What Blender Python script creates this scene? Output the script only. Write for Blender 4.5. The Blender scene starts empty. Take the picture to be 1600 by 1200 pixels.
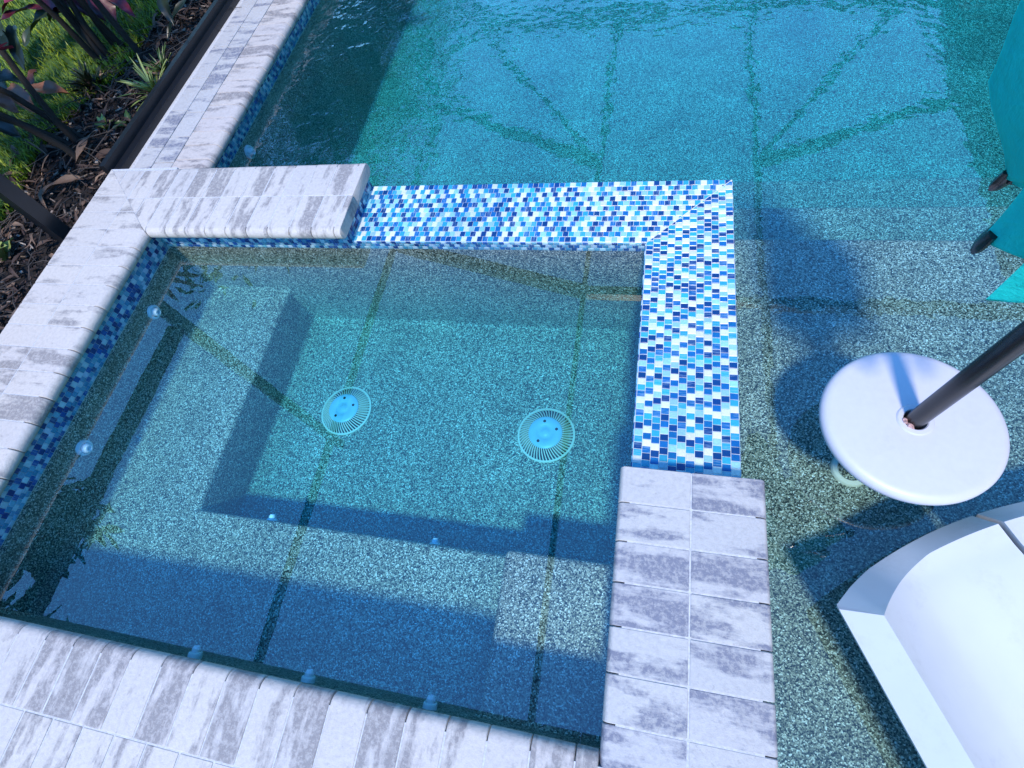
import bpy, bmesh, math, random
from mathutils import Vector, Matrix, noise
R = math.radians
random.seed(7)
scene = bpy.context.scene
COL = scene.collection

# ------------------------------------------------------------------ camera, sky, sun, exposure
CAM_H = 1.4
cam_d = bpy.data.cameras.new("camera")
cam = bpy.data.objects.new("camera", cam_d); COL.objects.link(cam)
cam.location = (0, 0, CAM_H)
cam.rotation_euler = (R(27.111), R(9.770), R(9.286))
cam_d.sensor_width = 36; cam_d.lens = 18.312
cam_d.clip_start = 0.02; cam_d.clip_end = 500
scene.camera = cam

SUN_EL, SUN_AZ = 60.5, 174.0            # azimuth clockwise from +y (sun is behind the viewer, a little to the right)
world = bpy.data.worlds.new("World"); scene.world = world
world.use_nodes = True
wn = world.node_tree.nodes; wl = world.node_tree.links
bg = wn["Background"]
sky = wn.new("ShaderNodeTexSky"); sky.sky_type = 'NISHITA'; sky.sun_disc = False
sky.sun_elevation = R(SUN_EL); sky.sun_rotation = R(SUN_AZ)
sky.air_density = 2.6; sky.dust_density = 0.0; sky.ozone_density = 9.0
tint = wn.new("ShaderNodeMix"); tint.data_type = 'RGBA'; tint.blend_type = 'MULTIPLY'; tint.inputs[0].default_value = 1.0
tint.inputs[7].default_value = (0.52, 1.0, 1.60, 1)      # deep clear blue sky
wl.new(sky.outputs[0], tint.inputs[6]); wl.new(tint.outputs[2], bg.inputs[0]); bg.inputs[1].default_value = 0.142
sun_d = bpy.data.lights.new("sun", 'SUN'); sun = bpy.data.objects.new("sun", sun_d); COL.objects.link(sun)
sun_d.energy = 2.6; sun_d.angle = R(5.5); sun_d.color = (1.0, 0.915, 0.80)
to_sun = Vector((math.sin(R(SUN_AZ)) * math.cos(R(SUN_EL)), math.cos(R(SUN_AZ)) * math.cos(R(SUN_EL)), math.sin(R(SUN_EL))))
sun.rotation_euler = to_sun.to_track_quat('Z', 'Y').to_euler()
sun.location = to_sun * 20
scene.view_settings.view_transform = 'Standard'; scene.view_settings.look = 'None'
scene.view_settings.exposure = 0.60; scene.view_settings.gamma = 1.0
cy = scene.cycles
cy.use_denoising = True
cy.max_bounces = 7; cy.diffuse_bounces = 3; cy.glossy_bounces = 3; cy.transparent_max_bounces = 16
cy.caustics_reflective = False; cy.caustics_refractive = False

# ------------------------------------------------------------------ helpers
def tag(o, label=None, cat=None, group=None, kind=None):
    if label: o["label"] = label
    if cat: o["category"] = cat
    if group: o["group"] = group
    if kind: o["kind"] = kind
    return o
def empty(name, loc=(0, 0, 0)):
    o = bpy.data.objects.new(name, None); COL.objects.link(o); o.location = loc
    o.empty_display_size = 0.1
    return o
def link_bm(name, bm, mat, parent=None, smooth=None):
    bm.normal_update()
    me = bpy.data.meshes.new(name); bm.to_mesh(me); bm.free()
    for m in (mat if isinstance(mat, (list, tuple)) else [mat]): me.materials.append(m)
    if smooth is not None:
        me.polygons.foreach_set("use_smooth", [True] * len(me.polygons))
        if smooth < 180: me.set_sharp_from_angle(angle=R(smooth))
    o = bpy.data.objects.new(name, me); COL.objects.link(o)
    if parent is not None:
        o.parent = parent
        o.matrix_parent_inverse = Matrix.Translation(-parent.location) if parent.parent is None else Matrix.Identity(4)
    return o
def box(bm, lo, hi):
    v = [bm.verts.new((x, y, z)) for z in (lo[2], hi[2]) for y in (lo[1], hi[1]) for x in (lo[0], hi[0])]
    for f in ((0, 2, 3, 1), (4, 5, 7, 6), (0, 1, 5, 4), (2, 6, 7, 3), (0, 4, 6, 2), (1, 3, 7, 5)):
        bm.faces.new([v[i] for i in f])
    return v
def bevel_all(bm, w, seg=2, ang=30):
    es = [e for e in bm.edges if len(e.link_faces) == 2 and e.calc_face_angle(0) > R(ang)]
    bmesh.ops.bevel(bm, geom=es, offset=w, segments=seg, profile=0.5, affect='EDGES', clamp_overlap=True)
def tube(bm, pts, rad, n=8, cap=True):
    pts = [Vector(p) for p in pts]
    rings = []
    for i, p in enumerate(pts):
        t = (pts[min(i + 1, len(pts) - 1)] - pts[max(i - 1, 0)]).normalized()
        a = t.orthogonal().normalized() if i == 0 else (a - t * a.dot(t)).normalized()
        b = t.cross(a); r = rad[i] if isinstance(rad, (list, tuple)) else rad
        rings.append([bm.verts.new(p + (a * math.cos(2 * math.pi * k / n) + b * math.sin(2 * math.pi * k / n)) * r) for k in range(n)])
    for q, s in zip(rings, rings[1:]):
        for k in range(n): bm.faces.new((q[k], q[(k + 1) % n], s[(k + 1) % n], s[k]))
    if cap:
        bm.faces.new(rings[0][::-1]); bm.faces.new(rings[-1])
def lathe(bm, prof, c, n=32, axis=Vector((0, 0, 1)), close=False):
    axis = axis.normalized(); a = axis.orthogonal().normalized(); b = axis.cross(a); c = Vector(c)
    rings = []
    for r, h in prof:
        if r < 1e-6: rings.append([bm.verts.new(c + axis * h)])
        else: rings.append([bm.verts.new(c + axis * h + (a * math.cos(2 * math.pi * k / n) + b * math.sin(2 * math.pi * k / n)) * r) for k in range(n)])
    prs = list(zip(rings, rings[1:])) + ([(rings[-1], rings[0])] if close else [])
    for q, s in prs:
        for k in range(n):
            l = (k + 1) % n
            if len(q) == 1 and len(s) == 1: continue
            if len(q) == 1: bm.faces.new((q[0], s[l], s[k]))
            elif len(s) == 1: bm.faces.new((q[k], q[l], s[0]))
            else: bm.faces.new((q[k], q[l], s[l], s[k]))

class NT:
    def __init__(s, name):
        s.m = bpy.data.materials.new(name); s.m.use_nodes = True
        s.t = s.m.node_tree; s.n = s.t.nodes; s.l = s.t.links
        s.bsdf = s.n["Principled BSDF"]; s.out = s.n["Material Output"]
    def node(s, typ, ins=None, **kw):
        n = s.n.new(typ)
        for k, v in kw.items(): setattr(n, k, v)
        for k, v in (ins or {}).items():
            if isinstance(v, bpy.types.NodeSocket): s.l.new(v, n.inputs[k])
            else: n.inputs[k].default_value = v
        return n
    def ramp(s, fac, stops, interp='LINEAR'):
        n = s.node("ShaderNodeValToRGB", {0: fac}); n.color_ramp.interpolation = interp
        els = n.color_ramp.elements
        while len(els) < len(stops): els.new(0.5)
        for e, (p, c) in zip(els, stops):
            e.position = p; e.color = (c, c, c, 1) if isinstance(c, (int, float)) else (*c, 1)
        return n.outputs[0]
    def mix(s, fac, a, b, typ='MIX'):
        n = s.node("ShaderNodeMix", data_type='RGBA', blend_type=typ)
        for i, v in ((0, fac), (6, a), (7, b)):
            if isinstance(v, bpy.types.NodeSocket): s.l.new(v, n.inputs[i])
            else: n.inputs[i].default_value = (*v, 1) if isinstance(v, tuple) and len(v) == 3 else v
        return n.outputs[2]
    def math(s, op, a, b=0.0, c=0.0):
        n = s.node("ShaderNodeMath", {0: a, 1: b, 2: c}, operation=op); return n.outputs[0]
    def noise(s, vec, scale, detail=4, rough=0.55, **kw):
        n = s.node("ShaderNodeTexNoise", {"Scale": scale, "Detail": detail, "Roughness": rough}, **kw)
        if vec is not None: s.l.new(vec, n.inputs["Vector"])
        return n
    def bump(s, h, strength=0.3, dist=0.01, normal=None):
        n = s.node("ShaderNodeBump", {"Height": h, "Strength": strength, "Distance": dist})
        if normal: s.l.new(normal, n.inputs["Normal"])
        return n.outputs[0]
    def set(s, **kw):
        for k, v in kw.items():
            k = k.replace("_", " ")
            if isinstance(v, bpy.types.NodeSocket): s.l.new(v, s.bsdf.inputs[k])
            else: s.bsdf.inputs[k].default_value = (*v, 1) if isinstance(v, tuple) and len(v) == 3 else v
        return s.m
    def geo(s): return s.node("ShaderNodeNewGeometry").outputs["Position"]
    def attr(s, name): return s.node("ShaderNodeAttribute", attribute_name=name)

# ------------------------------------------------------------------ materials
def mat_pebble():
    t = NT("pebble_plaster"); p = t.geo()
    v = t.node("ShaderNodeTexVoronoi", {"Vector": p, "Scale": 262.0}, feature='F1')
    sep = t.node("ShaderNodeSeparateColor", {0: v.outputs["Color"]})
    base = t.ramp(sep.outputs[0], [(0.0, (.012, .014, .013)), (.20, (.045, .048, .042)), (.40, (.170, .163, .130)), (.62, (.305, .282, .218)),
                                   (.80, (.45, .42, .335)), (.93, (.72, .69, .60)), (1.0, (.86, .85, .80))])
    v2 = t.node("ShaderNodeTexVoronoi", {"Vector": p, "Scale": 560.0}, feature='F1')
    s2 = t.node("ShaderNodeSeparateColor", {0: v2.outputs["Color"]})
    fine = t.ramp(s2.outputs[1], [(0, .62), (.5, 1.0), (.93, 1.15), (1.0, 1.5)])
    c = t.mix(1.0, base, fine, 'MULTIPLY')
    big = t.noise(p, 3.1, 7, 0.68)
    c = t.mix(1.0, c, t.ramp(big.outputs[0], [(.3, .74), (.7, 1.16)]), 'MULTIPLY')
    big2 = t.noise(p, .9, 4, .6)
    c = t.mix(1.0, c, t.ramp(big2.outputs[0], [(.3, (.86, .90, .90)), (.7, (1.08, 1.04, .98))]), 'MULTIPLY')
    b = t.bump(v.outputs["Distance"], .5, .003)
    return t.set(Base_Color=c, Roughness=.55, Normal=b)
def mat_paver(name, pale, gray, amount):
    t = NT(name); a = t.attr("loc")
    sep = t.node("ShaderNodeSeparateColor", {0: a.outputs["Color"]})
    d, l, r = sep.outputs[0], sep.outputs[1], sep.outputs[2]
    w = t.math('MULTIPLY', r, 37.0)
    vec = t.node("ShaderNodeCombineXYZ", {0: t.math('MULTIPLY', d, 3.4), 1: t.math('MULTIPLY', l, 14.0), 2: w}).outputs[0]
    n1 = t.noise(vec, 1.3, 6, .62)
    pos = t.geo()
    n2 = t.noise(pos, 75, 6, .75)
    n3 = t.noise(pos, 34, 5, .7)
    sel = t.math('FRACT', t.math('MULTIPLY', r, 7.31))
    thr = t.math('MULTIPLY_ADD', t.math('POWER', sel, 2.0), amount, -.07)
    m = t.math('ADD', t.math('ADD', t.math('MULTIPLY_ADD', n1.outputs[0], 1.7, -.35), thr), t.math('MULTIPLY_ADD', n3.outputs[0], .5, -.25))
    mask = t.ramp(m, [(.50, 0), (.68, 1)])
    # scuffed speckle inside the grey stain
    mask = t.math('MULTIPLY', mask, t.ramp(n2.outputs[0], [(.38, .25), (.54, 1.0)]))
    tint = t.ramp(t.math('FRACT', t.math('MULTIPLY', r, 3.77)), [(0, (.93, .93, .95)), (.5, (1, .985, .965)), (1, (.97, .955, .97))])
    pale_c = t.mix(1.0, pale, tint, 'MULTIPLY')
    c = t.mix(mask, pale_c, gray)
    c = t.mix(1.0, c, t.ramp(n2.outputs[0], [(.25, .80), (.55, 1.0), (.8, 1.08)]), 'MULTIPLY')
    pits = t.ramp(n3.outputs[0], [(.28, .70), (.38, 1.0)])
    c = t.mix(1.0, c, pits, 'MULTIPLY')
    h = t.math('ADD', t.math('MULTIPLY', n2.outputs[0], .6), n3.outputs[0])
    return t.set(Base_Color=c, Roughness=.75, Normal=t.bump(h, .55, .004))
def mat_tile(name, gain):
    t = NT(name); a = t.attr("tcol"); q = t.attr("loc")
    sep = t.node("ShaderNodeSeparateColor", {0: q.outputs["Color"]})
    # hand-brushed streaks inside some of the glass tiles
    vec = t.node("ShaderNodeCombineXYZ", {0: t.math('MULTIPLY', sep.outputs[0], 6.0), 1: t.math('MULTIPLY', sep.outputs[1], .5), 2: t.math('MULTIPLY', sep.outputs[2], 90)}).outputs[0]
    n = t.noise(vec, 1.0, 2, .5)
    st = t.math('MULTIPLY', t.ramp(n.outputs[0], [(.50, 0), (.60, 1)]), a.outputs["Alpha"])
    c = t.mix(t.math('MULTIPLY', st, .25), a.outputs["Color"], (.40, .60, .75))
    mo = t.noise(t.geo(), 160, 3, .6)
    c = t.mix(1.0, c, t.ramp(mo.outputs[0], [(.3, .86 * gain), (.7, 1.06 * gain)]), 'MULTIPLY')
    return t.set(Base_Color=c, Roughness=.26, IOR=1.45, Normal=t.bump(mo.outputs[0], .12, .002))
def mat_plain(name, col, rough=.5, nscale=25, var=.12, bump=.1, metallic=0.0, spec=.5, stain=0):
    t = NT(name); p = t.geo()
    n = t.noise(p, nscale, 5, .6)
    c = t.mix(1.0, col, t.ramp(n.outputs[0], [(.3, 1 - var), (.7, 1 + var * .5)]), 'MULTIPLY')
    if stain:
        s1 = t.noise(p, 5.5, 8, .72); s2 = t.noise(p, 95, 3, .6)
        k = t.math('MULTIPLY', t.ramp(s1.outputs[0], [(.54, 0), (.72, 1)]), t.ramp(s2.outputs[0], [(.35, .3), (.6, 1)]))
        c = t.mix(t.math('MULTIPLY', k, stain), c, (.36, .34, .31))
        rough = t.math('MULTIPLY_ADD', k, .25, rough)
    t.set(Base_Color=c, Roughness=rough, Metallic=metallic, Specular_IOR_Level=spec)
    if bump: t.set(Normal=t.bump(n.outputs[0], bump, .004))
    return t.m
def mat_water(name, ripple, f0, green, pw=3.6, dens=1.3):
    t = NT(name); p = t.geo()
    sx = t.node("ShaderNodeSeparateXYZ", {0: p})
    far = t.node("ShaderNodeMapRange", {0: sx.outputs[1], 1: 1.9, 2: 3.6, 3: .14, 4: 1.0}).outputs[0]
    nw = t.node("ShaderNodeMapRange", {0: sx.outputs[0], 1: -1.9, 2: -.7, 3: 6.0, 4: 1.0}).outputs[0]
    amp = t.math('MULTIPLY', far, nw)
    n1 = t.noise(p, 3.6, 3, .5); n2 = t.noise(p, 17, 2, .5)
    h = t.math('MULTIPLY', t.math('ADD', n1.outputs[0], t.math('MULTIPLY', n2.outputs[0], .2)), amp)
    b = t.bump(h, ripple, .05)
    inc = t.node("ShaderNodeNewGeometry").outputs["Incoming"]
    c = t.math('ABSOLUTE', t.node("ShaderNodeVectorMath", {0: b, 1: inc}, operation='DOT_PRODUCT').outputs["Value"])
    fr = t.math('MULTIPLY_ADD', t.math('POWER', t.math('SUBTRACT', 1.0, t.math('MINIMUM', c, 1.0)), pw), 1 - f0, f0)
    gl = t.node("ShaderNodeBsdfGlossy", {"Color": (1, 1, 1, 1), "Roughness": .0, "Normal": b})
    tr = t.node("ShaderNodeBsdfTransparent", {"Color": (1, 1, 1, 1)})
    mx = t.node("ShaderNodeMixShader", {0: fr, 1: tr.outputs[0], 2: gl.outputs[0]})
    t.l.new(mx.outputs[0], t.out.inputs["Surface"])
    va = t.node("ShaderNodeVolumeAbsorption", {"Color": (0.0, green, 1.0, 1), "Density": dens})
    t.l.new(va.outputs[0], t.out.inputs["Volume"])
    t.n.remove(t.bsdf)
    return t.m
def mat_leaf(name, a, b, rough=.4, trans=True):
    t = NT(name); p = t.geo(); n = t.noise(p, 9, 4, .6)
    at = t.attr("loc"); sep = t.node("ShaderNodeSeparateColor", {0: at.outputs["Color"]})
    f = t.math('MULTIPLY_ADD', n.outputs[0], .7, t.math('MULTIPLY_ADD', sep.outputs[2], .6, -.3))
    c = t.ramp(f, [(.2, a), (.75, b)])
    vein = t.node("ShaderNodeTexWave", {"Vector": at.outputs["Color"], "Scale": 5.0, "Distortion": 1.0}, bands_direction='Y')
    c = t.mix(.25, c, t.ramp(vein.outputs[0], [(0, .75), (1, 1.2)]), 'MULTIPLY')
    t.set(Base_Color=c, Roughness=rough)
    return t.m

M_PEB = mat_pebble()
M_PAVE = mat_paver("coping_paver", (.585, .525, .465), (.27, .24, .225), .26)
M_PAVE2 = mat_paver("blue_grey_paver", (.50, .475, .45), (.185, .185, .225), .26)
M_PAVE3 = mat_paver("tan_grey_paver", (.55, .485, .435), (.24, .21, .20), .24)
M_TILE = mat_tile("glass_tile", .96)
M_GROUT = mat_plain("grout", (.66, .72, .72), .8, 90, .15, .2)
M_JOINT = mat_plain("joint_sand", (.55, .53, .52), .9, 120, .25, .3)
M_CONC = mat_plain("shell_concrete", (.28, .28, .27), .85, 30, .2, .3)
M_WHITE = mat_plain("white_plastic", (.58, .55, .59), .40, 60, .03, .05, stain=.22)
M_FIT = mat_plain("pale_fitting_plastic", (.80, .84, .86), .4, 30, .05, .0)
M_CAP = mat_plain("blue_fitting_plastic", (.30, .50, .64), .4, 30, .05, .0)
M_RIB = mat_plain("ivory_fin_plastic", (.66, .60, .51), .5, 30, .06, .0)
M_DARK = mat_plain("black_plastic_and_gap_shade", (.01, .012, .014), .6, 30, .1, .0)  # near-black of leg and screws; on the drain disc it paints shade
M_LOUNGE = mat_plain("white_resin", (.62, .61, .60), .42, 3.5, .06, .02, stain=.35)
M_BRONZE = mat_plain("bronze_aluminium", (.011, .012, .015), .34, 40, .2, .05, 0.0)
M_POLE = mat_plain("black_pole_paint", (.012, .011, .012), .26, 40, .2, .02)
M_PINK = mat_plain("crumpled_shim", (.62, .36, .32), .6, 160, .6, .8)

# ------------------------------------------------------------------ dimensions (metres; z=0 is the top of the spa coping)
XL, XR, YF, YB = -2.115, .019, -.230, 1.340        # spa inner walls
XO, YO = .3175, 1.648                             # outer faces of the right and back spa walls
ZLEDGE = -.112
ZSPA, ZPOOL = -.1175, -.172                        # water levels
ZDECK = -.07

# ------------------------------------------------------------------ basins (cells of different depth, welded, edges rounded)
def basin(name, xs, ys, depth, ztop, rnd, parent):
    bm = bmesh.new()
    zs = sorted({depth(i, j) for i in range(len(xs) - 1) for j in range(len(ys) - 1) if depth(i, j) is not None} | {ztop})
    def dz(i, j):
        if 0 <= i < len(xs) - 1 and 0 <= j < len(ys) - 1: return depth(i, j)
        return None
    V = {}
    def v(x, y, z):
        k = (round(x, 5), round(y, 5), round(z, 5))
        if k not in V: V[k] = bm.verts.new(k)
        return V[k]
    for i in range(len(xs) - 1):
        for j in range(len(ys) - 1):
            d = dz(i, j)
            if d is None: continue
            x0, x1, y0, y1 = xs[i], xs[i + 1], ys[j], ys[j + 1]
            bm.faces.new((v(x0, y0, d), v(x1, y0, d), v(x1, y1, d), v(x0, y1, d)))
            for ni, nj, a, b in ((i - 1, j, (x0, y1), (x0, y0)), (i + 1, j, (x1, y0), (x1, y1)), (i, j - 1, (x0, y0), (x1, y0)), (i, j + 1, (x1, y1), (x0, y1))):
                e = dz(ni, nj); top = ztop if e is None else e
                if top <= d: continue
                lv = [z for z in zs if d <= z <= top]
                for z0, z1 in zip(lv, lv[1:]):
                    bm.faces.new((v(*b, z0), v(*a, z0), v(*a, z1), v(*b, z1)))
    bmesh.ops.dissolve_limit(bm, angle_limit=R(2), verts=bm.verts, edges=bm.edges)
    bmesh.ops.recalc_face_normals(bm, faces=bm.faces)
    bevel_all(bm, rnd, 4)
    return link_bm(name, bm, M_PEB, parent, 50)

spa = tag(empty("spa", (-.9, .5, 0)), "raised square spa with mosaic spillover edge in the corner of the pool", "spa")
ZB, ZF, ZS = -.46, -.715, -.335
xs, ys = [XL, -1.675, -.365, XR], [YF, .243, YB]
def spa_depth(i, j):
    if j == 0: return ZS if i == 2 else ZB
    return ZB if i == 0 else ZF
basin("basin", xs, ys, spa_depth, -.1545, .022, spa)
pool = tag(empty("swimming_pool", (1.2, 4, 0)), "large pebble finished pool with shallow sun shelf and steps around the spa", "pool")
PX0, PX1, PY1, PY0 = -2.105, 3.3, 9.0, -2.2
pxs, pys = [PX0, XO, PX1], [PY0, YO - .02, 1.99, 2.38, PY1]
def pool_depth(i, j):
    if i == 0: return None if j == 0 else -1.0
    return (-.40, -.59, -.79, -1.0)[j]
# the first step edge lies a touch behind the spa corner
basin("basin", pxs, pys, pool_depth, -.12, .02, pool)

# walls of the spa shell under coping and ledge
bm = bmesh.new()
box(bm, (-2.478, -.63, -.6), (XL - .012, 1.66, -.056))
box(bm, (XL - .010, YB + .012, -.6), (XO - .012, YO - .014, ZLEDGE - .006))
box(bm, (XR + .012, -.63, -.6), (XO - .012, YB + .010, ZLEDGE - .006))
box(bm, (XL - .010, YB + .013, ZLEDGE - .004), (-1.165, YO - .004, -.056))
box(bm, (XR + .004, -.63, ZLEDGE - .004), (XO - .004, .437, -.056))
box(bm, (XL - .010, -.62, -.6), (XR + .010, YF - .012, -.056))
link_bm("shell_wall", bm, M_CONC, spa)

# ------------------------------------------------------------------ pavers
def brick(bm, o, dd, dl, D, L, zt, th, b0=False, b1=False, gap=.0026, tone=None, clip=None, r=.026):
    """o: 2d corner, dd: unit vector of depth, dl: unit vector of width; b0/b1: bullnose at depth start/end"""
    lay = bm.verts.layers.float_color["loc"]
    dd, dl, o = Vector(dd), Vector(dl), Vector(o)
    def end(b, s):
        if b:
            c = th / 2
            return [(s * (c - c * (1 - math.cos(a))) if False else s * (r * (math.sin(a) - 1)), -c + c * math.cos(a)) for a in [math.pi * k / 10 for k in range(11)]]
        return [(s * -.002, 0), (0, -.002), (0, -th)]
    prof = []
    for (x, z) in end(b1, 1): prof.append((D - (0 if b1 else gap / 2) + x, z))
    for (x, z) in reversed(end(b0, -1)): prof.append(((0 if b0 else gap / 2) + x, z))
    tone = random.random() if tone is None else tone
    new = []
    rings = []
    jit = random.uniform(-.0006, .0006)
    for e, sh in ((gap / 2, .0018), (gap / 2 + .002, 0), (L - gap / 2 - .002, 0), (L - gap / 2, .0018)):
        ring = []
        for d, z in prof:
            k = 1 - sh / (D / 2); d2 = D / 2 + (d - D / 2) * k; z2 = z - (sh if z > -th * .5 else 0)
            p = o + dd * d2 + dl * e
            vv = bm.verts.new((p.x, p.y, zt + z2 + jit)); vv[lay] = (d2, e, tone, 1); ring.append(vv)
        rings.append(ring); new += ring
    n = len(prof); fs = []
    for a, b in zip(rings, rings[1:]):
        for k in range(n): fs.append(bm.faces.new((a[k], a[(k + 1) % n], b[(k + 1) % n], b[k])))
    fs.append(bm.faces.new(rings[0][::-1])); fs.append(bm.faces.new(rings[-1]))
    if clip:
        for (co, no) in clip:
            g = [x for x in new if x.is_valid]; fs = [f for f in fs if f.is_valid]
            es = list({e for f in fs for e in f.edges})
            res = bmesh.ops.bisect_plane(bm, geom=g + es + fs, plane_co=(*co, 0), plane_no=(*no, 0), clear_outer=True)
            ce = [x for x in res["geom_cut"] if isinstance(x, bmesh.types.BMEdge)]
            if ce:
                try: bmesh.ops.holes_fill(bm, edges=ce)
                except Exception: pass
            fs = [x for x in res["geom"] if isinstance(x, bmesh.types.BMFace) and x.is_valid]
            new = [x for x in res["geom"] if isinstance(x, bmesh.types.BMVert) and x.is_valid]
def paver_bm():
    bm = bmesh.new(); bm.verts.layers.float_color.new("loc"); return bm
TH = .054
CI_L, CO_L = -2.078, -2.489          # left coping: inner edge, outer edge
CI_B, CO_B = 1.283, 1.676            # back coping
CI_F = -.200                         # front coping inner edge
CI_R, CO_R = -.013, .356             # right coping
XEND = -1.148                        # back coping ends here above the ledge
YEND = .456
P = .1005
nrm = Vector((-(CO_B - CI_B), (CI_L - CO_L), 0))   # mitre at the back left corner
mit_co = (CI_L, CI_B); mdir = Vector((CO_L - CI_L, CO_B - CI_B)).normalized(); mno = (-mdir.y, mdir.x)
# left coping: bricks run outwards (-x)
bm = paver_bm(); y = CI_F - .31
side = 1 if (Vector((CI_L, 0)) - Vector(mit_co)).dot(Vector(mno)) > 0 else -1
keep_left = (mno[0] * -side, mno[1] * -side)
mid = (CO_L - CI_L) / 2
while y < CO_B:
    cl = [((mit_co[0] + keep_left[0] * -.001, mit_co[1] + keep_left[1] * -.001), keep_left)] if y > CI_B - P else None
    L = min(P, CO_B - y)
    if L > .02:
        fl = (((CI_L, CI_F - .0015), (0, -1)),)
        brick(bm, (CI_L, y), (-1, 0), (0, 1), .2055, L, 0, TH, b0=True, clip=cl)
        brick(bm, (CI_L - .2055, y), (-1, 0), (0, 1), .2055, L, 0, TH, clip=cl)
    y += P
link_bm("coping", bm, M_PAVE, spa, 40)
# back coping
bm = paver_bm(); x = CO_L + .004
kb = (-keep_left[0], -keep_left[1])
while x < XEND - .02:
    L = min(P, XEND - x)
    if XEND - x - L < .03: L = XEND - x
    cl = [((mit_co[0] - kb[0] * .001, mit_co[1] - kb[1] * .001), kb)] if x < CI_L + P else None
    brick(bm, (x, CI_B), (0, 1), (1, 0), .1965, L, 0, TH, b0=True, clip=cl)
    brick(bm, (x, CI_B + .1965), (0, 1), (1, 0), .1965, L, 0, TH, b1=True, clip=cl)
    x += L
link_bm("coping", bm, M_PAVE, spa, 40)
# front coping: two rows of headers, the patio goes on behind
bm = paver_bm(); x = CI_L + .003
while x < CI_R - .02:
    L = min(P, CI_R - x)
    brick(bm, (x, CI_F), (0, -1), (1, 0), .194, L, 0, TH, b0=True)
    x += P
x = CI_L - .052
while x < CI_R - .02:
    lo = max(x, CI_L + .003); L = min(x + P, CI_R) - lo
    if L > .02: brick(bm, (lo, CI_F - .194), (0, -1), (1, 0), .194, L, 0, TH)
    x += P
link_bm("coping", bm, M_PAVE, spa, 40)
# right coping, both long edges rounded
bm = paver_bm(); y = YEND
W2 = (CO_R - CI_R) / 2
while y > -1.2:
    brick(bm, (CI_R, y - P), (1, 0), (0, 1), W2, P, 0, TH, b0=True, r=.013)
    brick(bm, (CI_R + W2, y - P), (1, 0), (0, 1), W2, P, 0, TH, b1=True, r=.013)
    y -= P
link_bm("coping", bm, M_PAVE2, spa, 40)
# bedding that shows as pale joints between the pavers
bm = bmesh.new()
box(bm, (CO_L + .004, -.62, -.055), (CI_L - .03, CO_B - .004, -.0012))
box(bm, (CI_L - .029, CI_B + .03, -.055), (XEND - .004, CO_B - .03, -.0012))
box(bm, (CI_L - .029, -.585, -.055), (CI_R + .029, CI_F - .03, -.0012))
box(bm, (CI_R + .03, -1.2, -.055), (CO_R - .03, YEND - .004, -.0012))
link_bm("bedding", bm, M_JOINT, spa)
# patio behind the viewer
bm = paver_bm(); y = -.79
for row in range(14):
    x = -3.2 - (row % 2) * .1
    while x < CI_R - .01:
        if x > CO_L - .9: brick(bm, (x, y - row * .2), (0, 1), (1, 0), .2, min(.2, CI_R - x), 0, TH)
        x += .2
o = link_bm("patio", bm, M_PAVE, None, 40); tag(o, "pale paver patio in front of the spa", kind="structure")
bm = bmesh.new(); box(bm, (-3.3, -3.4, -.4), (CI_R + .0, -.64, -.05)); box(bm, (CI_R + .02, -3.4, -.4), (XO - .01, -2.23, -.06))
o = link_bm("patio_base", bm, M_JOINT); tag(o, kind="structure")

# pool side coping strip and the narrow pavers beside it
bm = paver_bm(); y = CO_B - .07
while y < 8.9:
    brick(bm, (-2.048, y), (-1, 0), (0, 1), .205, P, ZDECK, TH, b0=True); y += P
link_bm("coping", bm, M_PAVE3, pool, 40)
bm = paver_bm()
y = 1.55; i = 0
LEN1 = [.27, .185, .185, .185, .37, .19, .21, .28]
while y < 8.9:
    L = [.353, .28, .27, .28, .20, .19, .26, .22][i % 8]
    brick(bm, (-2.376, y), (-1, 0), (0, 1), .105, L, ZDECK, TH, tone=(.9, .12, .85, .05, .6, .75, .3, .8)[i % 8]); y += L; i += 1
y = 1.52; i = 0
while y < 8.9:
    L = LEN1[i % 8]
    brick(bm, (-2.255, y), (-1, 0), (0, 1), .118, L, ZDECK, TH); y += L; i += 1
o = link_bm("pool_deck", bm, M_PAVE2, None, 40); tag(o, "narrow strip of blue grey pavers between pool coping and cage rail", kind="structure")
bm = bmesh.new(); box(bm, (-2.53, 1.70, -.5), (-2.12, 9, ZDECK - .008))
o = link_bm("deck_base", bm, M_JOINT); tag(o, kind="structure")

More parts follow.
